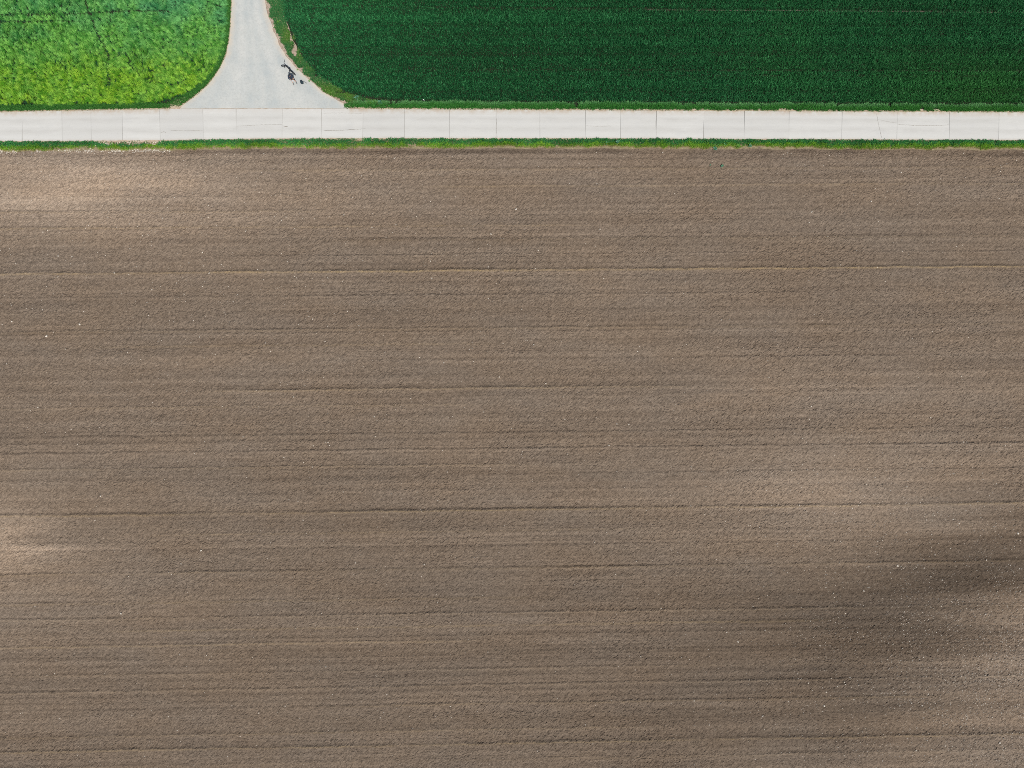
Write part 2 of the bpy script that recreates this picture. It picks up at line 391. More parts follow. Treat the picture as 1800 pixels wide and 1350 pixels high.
# cracks: thin jagged dark fissures filled with dirt, lying on the slabs
M_crack = simple('crack_dirt', (0.27, 0.25, 0.22), 0.95)
def crack(pts, wpx, seed):
    r = random.Random(seed); P_ = []
    for (x0, y0), (x1, y1) in zip(pts[:-1], pts[1:]):
        n_ = max(3, int(math.hypot(x1 - x0, y1 - y0) / 1.6))
        for i in range(n_):
            f = i / n_; P_.append((x0 + (x1 - x0) * f + r.uniform(-.25, .25), y0 + (y1 - y0) * f + r.uniform(-.35, .35)))
    P_.append(pts[-1]); Vv = []
    for i, (x_, y_) in enumerate(P_):
        q = P_[min(i + 1, len(P_) - 1)]; p = P_[max(i - 1, 0)]
        tx, ty = q[0] - p[0], q[1] - p[1]; l = math.hypot(tx, ty) or 1
        ww = wpx * r.uniform(0.4, 1.2) * (0.3 if i in (0, len(P_) - 1) else 1) / 2
        for s in (-1, 1): Vv.append((float(X(x_ - s * ty / l * ww)), float(Y(y_ + s * tx / l * ww)), SLAB_TOP + 0.007))
    F_ = [(2 * i, 2 * i + 2, 2 * i + 3, 2 * i + 1) for i in range(len(P_) - 1)]
    c_ = np_mesh('crack', np.array(Vv), np.array(F_), np.full(len(F_), 4), M_crack); c_.parent = road
crack([(569, 229.5), (600, 229), (622, 227.5), (643, 226.2)], 0.75, 1)
crack([(497, 221.5), (503, 222.5), (506, 223)], 1.0, 2)
crack([(1578, 219), (1612, 220.6), (1640, 220.8), (1669, 219.5)], 0.6, 3)
crack([(1541, 200), (1544, 218), (1550, 243)], 0.55, 4)
crack([(1544, 210), (1560, 214), (1577, 216)], 0.4, 5)
crack([(1030, 221), (1048, 222), (1075, 221.5)], 0.45, 6)
crack([(300, 229.5), (330, 230), (357, 228.8)], 0.4, 7)
crack([(416, 222), (455, 219.5), (496, 219)], 0.4, 8)
crack([(1155, 203), (1152, 216), (1155, 243)], 0.35, 9)
crack([(282, 234), (288, 231), (292, 234)], 0.5, 10)
crack([(568, 199), (600, 198.5), (636, 199.5)], 0.3, 11)
crack([(873, 208), (872.5, 226), (874, 242)], 0.4, 12)

# the side track running north --------------------------------------
TL = [(-110, 409), (-40, 408), (0, 407.5), (25, 406.5), (50, 405), (75, 402), (95, 398), (118, 388), (135, 377), (150, 365), (165, 348), (178, 331), (190, 314)]
TR = [(-110, 452), (-40, 460), (0, 466), (20, 470), (32, 473), (60, 483), (78, 491), (96, 501), (115, 517), (140, 544), (160, 566), (175, 590), (190, 618)]
tl = lambda y: np.interp(y, [a for a, _ in TL], [b for _, b in TL]); tr = lambda y: np.interp(y, [a for a, _ in TR], [b for _, b in TR])
rows = np.concatenate([np.linspace(-110, 0, 14), np.linspace(4, 188.2, 62)]); ncol = 41
P_, E_, WR_ = [], [], []
for r in rows:
    a, b_ = float(tl(r)), float(tr(r))
    a += 0.8 * float(vnoise(np.array([r * .13]), np.array([1.]), 61)[0]); b_ += 1.2 * float(vnoise(np.array([r * .13]), np.array([9.]), 62)[0])
    for k in range(ncol):
        f = k / (ncol - 1); d = min(f, 1 - f) * (b_ - a)
        yy = r if r < 188 else float(road_top(a + (b_ - a) * f)) - 0.55
        P_.append((float(X(a + (b_ - a) * f)), float(Y(yy)), 0.024 + 0.05 * math.sin(math.pi * f) * 0.6)); E_.append(max(0, 1 - d / 11.0)); WR_.append(0.8 * math.exp(-((f - .27) / .09) ** 2) + 0.8 * math.exp(-((f - .72) / .09) ** 2) + .5 * math.exp(-((f - .5) / .05) ** 2))
F_ = [(r * ncol + k, r * ncol + ncol + k, r * ncol + ncol + k + 1, r * ncol + k + 1) for r in range(len(rows) - 1) for k in range(ncol - 1)]
o = np_mesh('track', np.array(P_), np.array(F_), np.full(len(F_), 4), M_track, {'edge': ('FLOAT', np.array(E_)), 'wear': ('FLOAT', np.array(WR_))}, True); tag(o, kind='structure')
# bare earth along the curved edges of the track
def margin(name, side, off0, off1, mat, z, extra=0):
    V_, n_ = [], 5; rr = np.linspace(-110, 191.5, 150)
    for r in rr:
        e = float(tr(r)) if side > 0 else float(tl(r))
        j = (float(np.interp(r, [-110, 95, 125, 190], [14, 14, 2, 0])) if side > 0 else 0) + 1.3 * float(vnoise(np.array([r * .21]), np.array([3. * side]), 63)[0])
        for k in range(n_):
            f = k / (n_ - 1); off = off0 + (off1 + j + extra * float(sstep(150, 190, r)) - off0) * f
            V_.append((float(X(e + side * off)), float(Y(r)), z + 0.03 * math.sin(math.pi * f)))
    F_ = [(r * n_ + k, r * n_ + k + 1, (r + 1) * n_ + k + 1, (r + 1) * n_ + k) for r in range(len(rr) - 1) for k in range(n_ - 1)]
    o = np_mesh(name, np.array(V_), np.array(F_), np.full(len(F_), 4), mat, None, True); tag(o, kind='structure')
margin('track_shoulder', 1, -3.5, 14, M_earth, -0.006)
margin('track_shoulder', -1, -3.5, 9, M_sand, -0.006, 22)

# the same fields, road and track carrying on beyond what the photograph frames
def far_crop_material(name, a, c2):
    m, n, b, o = new_mat(name); p = coords(n)
    c = mixc(n, ramp(n, noise(n, p, 7.0, 3, 0.75), 0.3, 0.7), a, c2)
    n.links.new(c, b.inputs['Base Color']); b.inputs['Roughness'].default_value = 0.8; b.inputs['Specular IOR Level'].default_value = 0.1
    bump(n, b, noise(n, p, 6.0, 3, 0.7), 0.25, 1.0)
    return m
M_fd = far_crop_material('far_dark_crop', (0.005, 0.030, 0.011), (0.014, 0.080, 0.028)); M_fl = far_crop_material('far_light_crop', (0.018, 0.07, 0.018), (0.085, 0.20, 0.045))
def far_sheet(name, x0, x1, y0, y1, z, mat, soil=False):
    V_ = np.array([(float(X(a)), float(Y(b_)), z) for a, b_ in ((x0, y1), (x1, y1), (x1, y0), (x0, y0))])
    o = np_mesh(name, V_, np.array([0, 1, 2, 3]), [4], mat, {'dry_shade': ('FLOAT', np.full(4, 0.35))} if soil else None); tag(o, kind='structure')
far_sheet('far_field', 470, 9000, -6000, -66, 0.22, M_fd); far_sheet('far_field', 1946, 9000, -66, 190, 0.22, M_fd)
far_sheet('far_field', -9000, 402, -6000, -66, 0.26, M_fl); far_sheet('far_field', -9000, -151, -66, 190, 0.26, M_fl)
far_sheet('far_track', 409, 452, -6000, -110.3, 0.03, M_track)
for x0, x1 in ((1975.2, 9000), (-9000, -152.2)):
    far_sheet('far_road', x0, x1, 198.5, 247.5, 0.03, M_slab); far_sheet('far_verge', x0, x1, 249, 263, 0.06, M_fd)
far_sheet('far_field', 1957, 9000, 263, 1424, -0.12, M_soil, True); far_sheet('far_field', -9000, -158, 266, 1424, -0.12, M_soil, True); far_sheet('far_field', -9000, 9000, 1424, 7000, -0.125, M_soil, True)

# ------------------------------------------------------------------ vegetation as leaf blades
def blades(name, x, y, z0, length, width, lean_dir, lean, col, mat, droop=0.3):
    """kite-shaped bent blades: base, two mid points, tip"""
    n_ = len(x); cx, sy_ = np.cos(lean_dir), np.sin(lean_dir)
    up = np.cos(lean); out = np.sin(lean)
    mid_h = length * 0.62 * up; mid_o = length * 0.62 * out
    tip_up = np.cos(lean + droop); tip_out = np.sin(lean + droop)
    tip_h = mid_h + length * 0.45 * tip_up; tip_o = mid_o + length * 0.45 * tip_out
    px_, py_ = -sy_, cx
    tw = rng.normal(0, 0.35, n_)                        # twist the blade plane a little
    hw = width / 2
    V_ = np.empty((n_, 4, 3), np.float32)
    V_[:, 0] = np.stack([x, y, z0], 1)
    mx, my, mz = x + cx * mid_o, y + sy_ * mid_o, z0 + mid_h
    V_[:, 1] = np.stack([mx + px_ * hw, my + py_ * hw, mz + tw * hw], 1)
    V_[:, 2] = np.stack([mx - px_ * hw, my - py_ * hw, mz - tw * hw], 1)
    V_[:, 3] = np.stack([x + cx * tip_o, y + sy_ * tip_o, z0 + tip_h], 1)
    b0 = np.arange(n_) * 4
    F_ = np.stack([b0, b0 + 1, b0 + 2, b0 + 1, b0 + 3, b0 + 2], 1).reshape(-1)
    cc = np.ones((n_, 4, 4), np.float32); cc[:, :, :3] = col[:, None, :]
    return np_mesh(name, V_.reshape(-1, 3), F_, np.full(2 * n_, 3), mat, {'Col': ('FLOAT_COLOR', cc.reshape(-1, 4))}, False)
def lerp(a, b, t): return np.asarray(a)[None, :] * (1 - t[:, None]) + np.asarray(b)[None, :] * t[:, None]
def sample(poly, dens):
    """random points in a polygon given in reference pixels; dens per m2"""
    p = np.array(poly, float); x0, y0 = p.min(0); x1, y1 = p.max(0)
    n_ = int((x1 - x0) * (y1 - y0) / S / S * dens)
    x = rng.uniform(x0, x1, n_); y = rng.uniform(y0, y1, n_); k = inside(x, y, poly)
    return x[k], y[k]

# --- dark green cereal on the right
RC_POLY = [(1945, -65), (1945, 181), (1500, 180.5), (1000, 178.5), (760, 177.5), (690, 175), (640, 169), (600, 158), (565, 137), (543, 117), (529, 97), (523, 75), (511, 50), (499, 25), (492, 0), (484, -65)]
x, y = sample(RC_POLY, 350)
wx, wy = X(x), Y(y)
row = 0.15 * S
y = np.where(rng.random(len(y)) < 0.75, np.round(y / row) * row + rng.normal(0, 0.055 * S, len(y)), y); wy = Y(y)
# tramlines and drill gaps: (x0,y0,x1,y1,half width px)
TRAM = [(760, 13.5, 2100, 23.5, 2.0), (600, 11.5, 780, 13.6, 1.2), (700, 122, 2100, 126.5, 1.35), (1090, 132.5, 1720, 134.5, 1.5), (640, 62, 2100, 66, .5), (900, 155, 2100, 158, .5), (1240, 108, 1700, 112, .5)]
keep_ = np.ones(len(x), bool)
for (x0, y0, x1, y1, hw) in TRAM:
    t = (x - x0) / (x1 - x0); d = np.abs(y - (y0 + (y1 - y0) * t) - 0.5 * vnoise(x * 0.02, x * 0, 70))
    gap = hw * (0.75 + 0.5 * vnoise(x * 0.05, x * 0 + y0, 71))
    keep_ &= ~((t > 0) & (t < 1) & (d < gap) & (rng.random(len(x)) < 0.92))
for vx in (553, 728, 1657, 1790):                                     # faint wheel marks running north
    d = np.abs(x - vx - 2.5 * vnoise(y * 0.03, y * 0 + vx, 72)); keep_ &= ~((d < 1.7) & (rng.random(len(x)) < 0.38))
x, y, wx, wy = x[keep_], y[keep_], wx[keep_], wy[keep_]; n_ = len(x)
h = 0.42 * (1 + 0.16 * fbm(wx * 0.9, wy * 0.9, 73, 3) + 0.10 * vnoise(wx * 0.12, wy * 0.2, 74) + 0.30 * vnoise(wx * 0.012, wy * 2.6, 76) + 0.24 * vnoise(wx * 0.015, wy * 5.2, 77))
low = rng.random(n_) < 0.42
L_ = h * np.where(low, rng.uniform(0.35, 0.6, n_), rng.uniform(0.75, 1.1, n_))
tone = np.where(low, 0.15, 1.0) * rng.random(n_)  # low leaves get a darker colour, standing in for self-shadow inside the crop
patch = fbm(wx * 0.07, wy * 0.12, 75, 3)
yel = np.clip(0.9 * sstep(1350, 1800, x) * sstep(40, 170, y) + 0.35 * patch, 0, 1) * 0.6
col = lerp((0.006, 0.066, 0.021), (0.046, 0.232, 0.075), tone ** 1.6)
col = col * (1 - yel[:, None]) + yel[:, None] * lerp((0.014, 0.095, 0.014), (0.070, 0.225, 0.035), tone)
col *= (1 + 0.16 * patch + 0.22 * sstep(820, 520, x) + 0.16 * vnoise(wx * 0.012, wy * 2.6, 76) + 0.14 * vnoise(wx * 0.015, wy * 5.2, 77))[:, None]
tipc = rng.random(n_) < 0.05; col[tipc] = col[tipc] * 1.6 + np.array([.03, .03, .03])
ang = rng.uniform(0, 2 * np.pi, n_)
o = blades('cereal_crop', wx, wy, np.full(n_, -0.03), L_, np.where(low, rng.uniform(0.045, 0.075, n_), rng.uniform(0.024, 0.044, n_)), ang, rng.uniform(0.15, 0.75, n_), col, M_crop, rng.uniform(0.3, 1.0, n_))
tag(o, 'dense dark green cereal crop filling the field north of the road on the right', 'crop', kind='stuff')

for q, (xa, xb) in enumerate(((1140, 1210), (1222, 1330), (1345, 1500), (1512, 1660), (1672, 1760), (1775, 1945))):
    yc = lambda x: 13.5 + (x - 760) * 10 / 1340 + 0.9 + 0.5 * vnoise(x * 0.02, x * 0, 70)
    xx_ = np.linspace(xa, xb, 30)
    o = strip('wheel_track', xx_, lambda x: yc(x) - 0.55 - 0.3 * vnoise(x * .2, x * 0, 78), lambda x: yc(x) + 0.45 + 0.3 * vnoise(x * .3, x * 0, 79), 0.06, M_rut); tag(o, kind='structure')
# --- bright green cereal on the left, lodged into swirls
LC_POLY = [(-150, -65), (403, -65), (403.5, 30), (401.5, 62), (396, 88), (386, 110), (364, 140), (345, 156), (312, 171), (280, 180.5), (200, 183.5), (0, 186), (-150, 188)]
sp_ = 0.225 * S
gx_, gy_ = np.meshgrid(np.arange(-150, 410, sp_), np.arange(-65, 192, sp_))
tx = (gx_ + (np.arange(gx_.shape[0])[:, None] % 2) * sp_ / 2 + rng.normal(0, sp_ * .27, gx_.shape)).ravel(); ty = (gy_ + rng.normal(0, sp_ * .27, gx_.shape)).ravel()
k = inside(tx, ty, LC_POLY); tx, ty = tx[k], ty[k]
LTRAM = [[(-220, 28), (0, 28.5), (60, 28), (150, 26), (230, 20), (300, 21)], [(-220, 40), (60, 40), (130, 39)], [(148, -90), (150, 0), (158, 25), (168, 48), (183, 80), (192, 100), (193, 130), (195, 160)],
         [(225, 95), (233, 120), (238, 130)], [(265, 143), (290, 149), (330, 149)], [(190, 96), (205, 100), (222, 94)], [(262, 128), (285, 118), (305, 112)], [(55, 120), (66, 128)], [(195, 20), (196, 50)], [(30, 0), (28, 30)]]
def line_dist(x, y, pts):
    d = np.full(x.shape, 1e9)
    for (x0, y0), (x1, y1) in zip(pts[:-1], pts[1:]):
        t = np.clip(((x - x0) * (x1 - x0) + (y - y0) * (y1 - y0)) / ((x1 - x0) ** 2 + (y1 - y0) ** 2), 0, 1)
        d = np.minimum(d, np.hypot(x - x0 - t * (x1 - x0), y - y0 - t * (y1 - y0)))
    return d
rut = np.full(tx.shape, 1e9)
for k, l in enumerate(LTRAM): rut = np.minimum(rut, line_dist(tx + 1.2 * vnoise(ty * .12, tx * .12, 80), ty + 1.2 * vnoise(tx * .12, ty * .12, 81), l) + (0.3 if k > 2 else -0.7))
nt_ = len(tx)
twx, twy = X(tx), Y(ty)
# flow field of the lodged stems
fa = 0.7 * fbm(twx * 0.45, twy * 0.45, 82, 2) * np.pi + 2.2
th = 0.50 * (1 + 0.36 * fbm(twx * 1.9, twy * 1.9, 84, 3)) * (0.72 + 0.28 * sstep(1.5, 5, rut))
edge_low = sstep(176, 186, ty); th *= 1 - 0.25 * edge_low
NB = 27
x = np.repeat(twx, NB) + rng.normal(0, 0.062, nt_ * NB); y = np.repeat(twy, NB) + rng.normal(0, 0.062, nt_ * NB); n_ = len(x)
rad = np.hypot(x - np.repeat(twx, NB), y - np.repeat(twy, NB))
L_ = np.repeat(th * rng.uniform(0.62, 1.28, nt_), NB) * rng.uniform(0.72, 1.05, n_) * np.clip(1.12 - 3.0 * rad, 0.35, 1.1)
ang = np.repeat(fa + rng.normal(0, 0.5, nt_), NB) + rng.normal(0, 0.55, n_)
tp = np.repeat(rng.random(nt_), NB)
pyv = np.repeat(ty, NB); pxv = np.repeat(tx, NB)
blue = np.clip(0.16 + 0.55 * sstep(95, 15, pyv + 40 * vnoise(x * 0.25, y * 0.25, 85)) * (0.4 + 0.6 * sstep(120, 330, pxv)) + 0.15 * fbm(x * 0.18, y * 0.18, 86, 2) + 0.35 * vnoise(x * 1.3, y * 1.3, 87), 0, 1)
yellow = np.clip(sstep(60, 150, pyv) * (0.66 + 0.2 * fbm(x * 0.3, y * 0.4, 88, 2) + 0.25 * vnoise(x * 1.6, y * 1.6, 89)), 0, 1)
t = rng.random(n_)
col = lerp((0.050, 0.240, 0.030), (0.265, 0.600, 0.125), np.clip(t * 0.35 + tp * 1.0 - 0.18, 0, 1.1))
cb = lerp((0.025, 0.180, 0.060), (0.155, 0.460, 0.185), np.clip(t * 0.35 + tp * 1.0 - 0.18, 0, 1.1))
cy = lerp((0.080, 0.270, 0.008), (0.400, 0.630, 0.035), np.clip(t * 0.35 + tp * 1.0 - 0.18, 0, 1.1))
col = col * (1 - blue[:, None]) + cb * blue[:, None]; col = col * (1 - yellow[:, None]) + cy * yellow[:, None]
lean_ = np.repeat(rng.uniform(0.05, 0.65, nt_), NB) + rng.uniform(0, 0.3, n_); wid_ = rng.uniform(0.020, 0.036, n_)
ux, uy = sample(LC_POLY, 110); nu = len(ux)                 # undergrowth leaves low in the stand, shade of the gaps put into their dark colour
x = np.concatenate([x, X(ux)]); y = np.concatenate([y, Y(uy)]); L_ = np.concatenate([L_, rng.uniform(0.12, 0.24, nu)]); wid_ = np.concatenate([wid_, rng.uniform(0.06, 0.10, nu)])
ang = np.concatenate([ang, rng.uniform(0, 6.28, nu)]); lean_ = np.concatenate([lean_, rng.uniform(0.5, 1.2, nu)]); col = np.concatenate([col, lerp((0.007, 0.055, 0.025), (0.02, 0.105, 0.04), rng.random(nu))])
bpx, bpy_ = x * S + 900, 675 - y * S; rut = np.full(len(x), 1e9)
for k, l in enumerate(LTRAM): rut = np.minimum(rut, line_dist(bpx + 1.2 * vnoise(bpy_ * .12, bpx * .12, 80), bpy_ + 1.2 * vnoise(bpx * .12, bpy_ * .12, 81), l) + (0.9 if k > 2 else 0))
k = (rut > 2.2) | (rng.random(len(x)) < 0.06)
x, y, L_, wid_, ang, lean_, col = x[k], y[k], L_[k], wid_[k], ang[k], lean_[k], col[k]; n_ = len(x)
o = blades('cereal_crop', x, y, np.full(n_, -0.03), L_, wid_, ang, lean_, col, M_light, rng.uniform(0.3, 0.9, n_))
tag(o, 'bright light green cereal crop lodged in swirls left of the side track', 'crop', kind='stuff')

# --- verges
def grass(name, label, x, y, h, col, lean=(0.05, 0.8), wid=(0.022, 0.05)):
    n_ = len(x)
    o = blades(name, X(x), Y(y), np.full(n_, -0.03), h, rng.uniform(*wid, n_), rng.uniform(0, 2 * np.pi, n_), rng.uniform(*lean, n_), col, M_grass, rng.uniform(0.2, 0.9, n_))
    return tag(o, label, 'grass', kind='stuff')
# south of the road
x = rng.uniform(XL, XR, 105000); f = rng.random(len(x)) ** 0.85
depth = 15.2 + 2.4 * vnoise(x * 0.03, x * 0, 90) + 2.2 * vnoise(x * 0.12, x * 0, 91) + 1.2 * vnoise(x * 0.4, x * 0, 88)
y = road_bot(x) + 1.0 + 0.6 * vnoise(x * 0.25, x * 0, 89) + f * depth
thin = np.zeros(len(x))
thin += 0.93 * sstep(160, 185, x) * (1 - sstep(272, 300, x)) * (1 - sstep(5.5, 8, y - road_bot(x) + 3 * vnoise(x * 0.15, x * 0, 92)))
thin += 0.55 * sstep(262, 268, x) * (1 - sstep(272, 278, x))
for cx, cy, r in ((632, 246, 8), (655, 247, 3), (682, 249, 4), (150, 263, 14), (105, 265, 12), (190, 264, 10)): thin += 0.97 * np.exp(-((x - cx) / r) ** 4 - ((y - cy) / (r * .5)) ** 4)
clump = fbm(X(x) * 1.6, Y(y) * 1.6, 93, 3)
k = (rng.random(len(x)) > thin) & (clump > -0.60 - 0.3 * (1 - f) + 0.25 * (f > 0.93))
x, y, f, clump = x[k], y[k], f[k], clump[k]; n_ = len(x)
h = rng.uniform(0.12, 0.26, n_) * (1 + 0.8 * clump) * (1.05 - 0.6 * sstep(0.7, 1.0, f)) * (0.72 + 0.28 * sstep(0, 0.2, f))
t = rng.random(n_)
col = lerp((0.016, 0.120, 0.040), (0.060, 0.260, 0.065), t)
yl = sstep(0.38, 0.75, f + 0.25 * clump + 0.12 * rng.normal(0, 1, n_)); col = col * (1 - yl[:, None]) + yl[:, None] * lerp((0.085, 0.240, 0.014), (0.22, 0.40, 0.035), t)
stw = sstep(0.80, 0.97, f + 0.08 * rng.normal(0, 1, n_)) * 0.9; col = col * (1 - stw[:, None]) + stw[:, None] * lerp((0.28, 0.22, 0.085), (0.48, 0.40, 0.20), t)
col *= (1.12 + 0.4 * fbm(X(x) * 0.6, Y(y) * 0.9, 94, 3))[:, None]
grass('verge_grass', 'strip of green grass with yellowed edge between the concrete road and the brown field', x, y, h, col)
# north of the road, right
x = rng.uniform(606, XR, 56000); f = rng.random(len(x)); top = road_top(x)
dep = 11.0 + 1.2 * vnoise(x * 0.05, x * 0, 95)
y = top - 2.0 - 0.8 * vnoise(x * 0.2, x * 0, 96) - f * dep
clump = fbm(X(x) * 1.5, Y(y) * 1.5, 97, 3)
k = (clump > -0.5) & (y > np.interp(x, [600, 640, 700], [186, 176, 170]))
for cx, cy, r in ((1513, 182, 7), (1738, 179, 12), (1690, 178, 8)): k &= rng.random(len(x)) > 0.9 * np.exp(-((x - cx) / r) ** 2 - ((y - cy) / (r * .55)) ** 2)
x, y, f, clump = x[k], y[k], f[k], clump[k]; n_ = len(x); t = rng.random(n_)
h = rng.uniform(0.18, 0.36, n_) * (1 + 0.5 * clump)
col = lerp((0.022, 0.135, 0.022), (0.075, 0.280, 0.050), t)
pale = sstep(0.45, 0.95, f + 0.3 * fbm(X(x) * 0.4, Y(y), 98, 2)); col = col * (1 - pale[:, None]) + pale[:, None] * lerp((0.065, 0.235, 0.065), (0.20, 0.43, 0.17), t)
grass('verge_grass', 'narrow strip of grass between the concrete road and the dark green crop', x, y, h, col)
# north of the road, left, and round the corner into the track
x = rng.uniform(XL, 300, 17000); f = rng.random(len(x)); y = road_top(x) - 2.2 - f * 8
k = y > np.interp(x, [0, 250, 300], [180, 181, 186]); x, y, f = x[k], y[k], f[k]
rr = rng.uniform(-65, 186, 18000); off = rng.random(len(rr)) ** 1.3 * np.interp(rr, [-65, 120, 160, 180, 186], [6, 7, 14, 30, 45])
x = np.concatenate([x, tl(rr) - 2.4 - off]); y = np.concatenate([y, rr]); n_ = len(x); t = rng.random(n_)
h = rng.uniform(0.14, 0.34, n_)
col = lerp((0.030, 0.140, 0.028), (0.085, 0.255, 0.045), t)
grass('verge_grass', 'low grass fringe round the edge of the bright green crop', x, y, h, col)
# weedy corner between track and dark crop
rr = rng.uniform(-65, 184, 75000); e = tr(rr)
wdt = np.interp(rr, [-95, 0, 30, 60, 90, 110, 130, 150, 165, 175, 184], [30, 25, 24, 27, 25, 18, 18, 24, 36, 54, 74])
f = rng.random(len(rr)); x = e + 5.0 + 1.8 * vnoise(rr * 0.2, rr * 0, 99) + f * wdt; y = rr
clump = fbm(X(x) * 1.3, Y(y) * 1.3, 100, 3)
th_ = -0.42 + 0.3 * (f < 0.10)
for cx, cy, rx_, ry_ in ((511, 60, 4, 14), (519, 82, 6, 14), (507, 44, 3, 10), (530, 122, 5, 4), (600, 163, 12, 3)): th_ = th_ + 1.6 * np.exp(-((x - cx) / rx_) ** 2 - ((y - cy) / ry_) ** 2)
k = (clump > th_) & (y < 186.5)
x, y, f, clump = x[k], y[k], f[k], clump[k]; n_ = len(x); t = rng.random(n_)
h = rng.uniform(0.12, 0.34, n_) * (1 + 0.6 * clump)
col = lerp((0.026, 0.125, 0.038), (0.070, 0.230, 0.070), t)
yl = np.clip(0.25 + 1.1 * fbm(X(x) * 0.7, Y(y) * 0.7, 101, 2), 0, 1) * sstep(35, 70, y + 12 * clump) * 0.75; col = col * (1 - yl[:, None]) + yl[:, None] * lerp((0.075, 0.21, 0.018), (0.20, 0.34, 0.05), t)
drd = rng.random(n_) < 0.05; col[drd] = lerp((0.30, 0.24, 0.13), (0.45, 0.38, 0.24), t[drd])
grass('weedy_grass', 'weedy grass with yellowish tufts along the curved right edge of the side track', x, y, h, col, (0.1, 0.8), (0.02, 0.05))

# ------------------------------------------------------------------ stones
M_stone = simple('pale_limestone', (0.62, 0.565, 0.48), 0.85, 0, 0.2)
def stones(name, label, px_, py_, size, zfn):
    """flattened irregular octahedra"""
    n_ = len(px_); base = np.array([(1, 0, 0), (0, 1, 0), (-1, 0, 0), (0, -1, 0), (0, 0, 1), (0, 0, -1)], np.float32)
    V_ = base[None] * (1 + rng.uniform(-0.3, 0.3, (n_, 6, 1))) * size[:, None, None] * np.array([1, 0.8, 0.6])[None, None]
    a = rng.uniform(0, 6.28, n_); ca, sa = np.cos(a)[:, None], np.sin(a)[:, None]
    Vx = V_[..., 0] * ca - V_[..., 1] * sa; Vy = V_[..., 0] * sa + V_[..., 1] * ca
    V_ = np.stack([Vx + X(px_)[:, None], Vy + Y(py_)[:, None], V_[..., 2] + zfn[:, None]], 2)
    T = np.array([(0, 1, 4), (1, 2, 4), (2, 3, 4), (3, 0, 4), (1, 0, 5), (2, 1, 5), (3, 2, 5), (0, 3, 5)])
    F_ = (T[None] + (np.arange(n_) * 6)[:, None, None]).reshape(-1)
    o = np_mesh(name, V_.reshape(-1, 3), F_, np.full(n_ * 8, 3), M_stone); return tag(o, label, 'stones', kind='stuff')
def soil_zs(px_, py_):
    i = np.clip((X(px_) - xs[0]) / 0.125, 0, nx_ - 1).astype(int); j = np.clip((Y(py_) - ys[0]) / 0.108, 0, ny_ - 1).astype(int); return Z[j, i]
N = 150000
px_ = rng.uniform(XL, XR, N); py_ = rng.uniform(266, 1418, N)
dens = 0.05 + 0.07 * sstep(-0.2, 0.7, fbm(X(px_) * 0.06, Y(py_) * 0.09, 110)) + 0.95 * np.exp(-((px_ - 1780) / 300) ** 2 - ((py_ - 1190) / 210) ** 2) + 0.30 * np.exp(-((px_ - 1550) / 260) ** 2 - ((py_ - 900) / 110) ** 2) + 0.16 * np.exp(-((px_ - 160) / 480) ** 2 - ((py_ - 420) / 230) ** 2) + 0.10 * sstep(330, 270, py_)
k = rng.random(N) < dens * 0.34; px_, py_ = px_[k], py_[k]
sz = 0.024 + 0.05 * rng.random(len(px_)) ** 5 + 0.006 * rng.random(len(px_))
stones('field_stones', 'small pale stones scattered over the brown tilled field', px_, py_, sz, soil_zs(px_, py_) + sz * 0.3)
N = 60000; px_ = rng.normal(1745, 190, N); py_ = rng.normal(1185, 160, N); k = (px_ < XR) & (py_ < 1418) & (rng.random(N) < 0.27 * sstep(-.5, .5, fbm(X(px_) * .25, Y(py_) * .5, 115))); px_, py_ = px_[k], py_[k]
sz = 0.022 + 0.028 * rng.random(len(px_)) ** 3
stones('field_gravel', 'dense fine pale gravel in the lower right corner of the brown field', px_, py_, sz, soil_zs(px_, py_) + sz * 0.35)
px_ = rng.uniform(XL, 300, 2600); py_ = road_bot(px_) + rng.normal(17.5, 2.2, 2600); k = rng.random(2600) < 0.25 + 0.6 * sstep(-.2, .5, vnoise(px_ * .05, py_ * 0, 111)); px_, py_ = px_[k], py_[k]
p2 = rng.uniform(165, 285, 500); q2 = road_bot(p2) + rng.uniform(2, 9, 500); px_ = np.concatenate([px_, p2]); py_ = np.concatenate([py_, q2])
sz = 0.02 + 0.05 * rng.random(len(px_)) ** 3
stones('edge_rubble', 'pale rubble and gravel along the field edge below the left end of the road', px_, py_, sz, np.full(len(px_), -0.03))
p2 = rng.uniform(-90, 186, 900); e = tr(p2); px_ = e + rng.normal(4, 3.5, 900); py_ = p2; sz = 0.012 + 0.03 * rng.random(900) ** 3
stones('edge_gravel', 'loose crumbs of gravel on the bare earth edge of the side track', px_, py_, sz, np.full(900, 0.02))

# larger single stones
def stone(px_, py_, size, label, seed):
    r = random.Random(seed); bm = bmesh.new(); bmesh.ops.create_icosphere(bm, subdivisions=2, radius=1)
    for v in bm.verts:
        k = 1 + 0.22 * (r.random() - 0.5) + 0.25 * float(vnoise(np.array([v.co.x * 1.3 + seed]), np.array([v.co.y * 1.3 + v.co.z]), 112)[0])
        v.co = Vector((v.co.x * size * k, v.co.y * size * 0.75 * k, v.co.z * size * 0.55 * k))
    o = bm_obj('stone', bm, M_stone); o.rotation_euler.z = r.uniform(0, 6.28)
    o.location = (float(X(px_)), float(Y(py_)), float(soil_zs(np.array([px_]), np.array([py_]))[0]) + size * 0.3)
    tag(o, label, 'stone', 'larger pale stones lying on the tilled field')
stone(80.5, 591, 0.125, 'white stone near the left edge, lower left one of the two brightest there', 1)
stone(139, 570, 0.115, 'white stone near the left edge, upper right one of the two brightest there', 2)
stone(19, 565, 0.085, 'small pale stone closest to the left photo edge, below the upper ridge', 3)
stone(353, 968, 0.10, 'lone white stone in the lower left of the field, above a thin dark line', 4)
stone(212, 1079, 0.10, 'lone white stone low in the left part of the brown field', 5)
stone(1791, 938, 0.125, 'white stone at the right photo edge on the dark damp soil', 6)
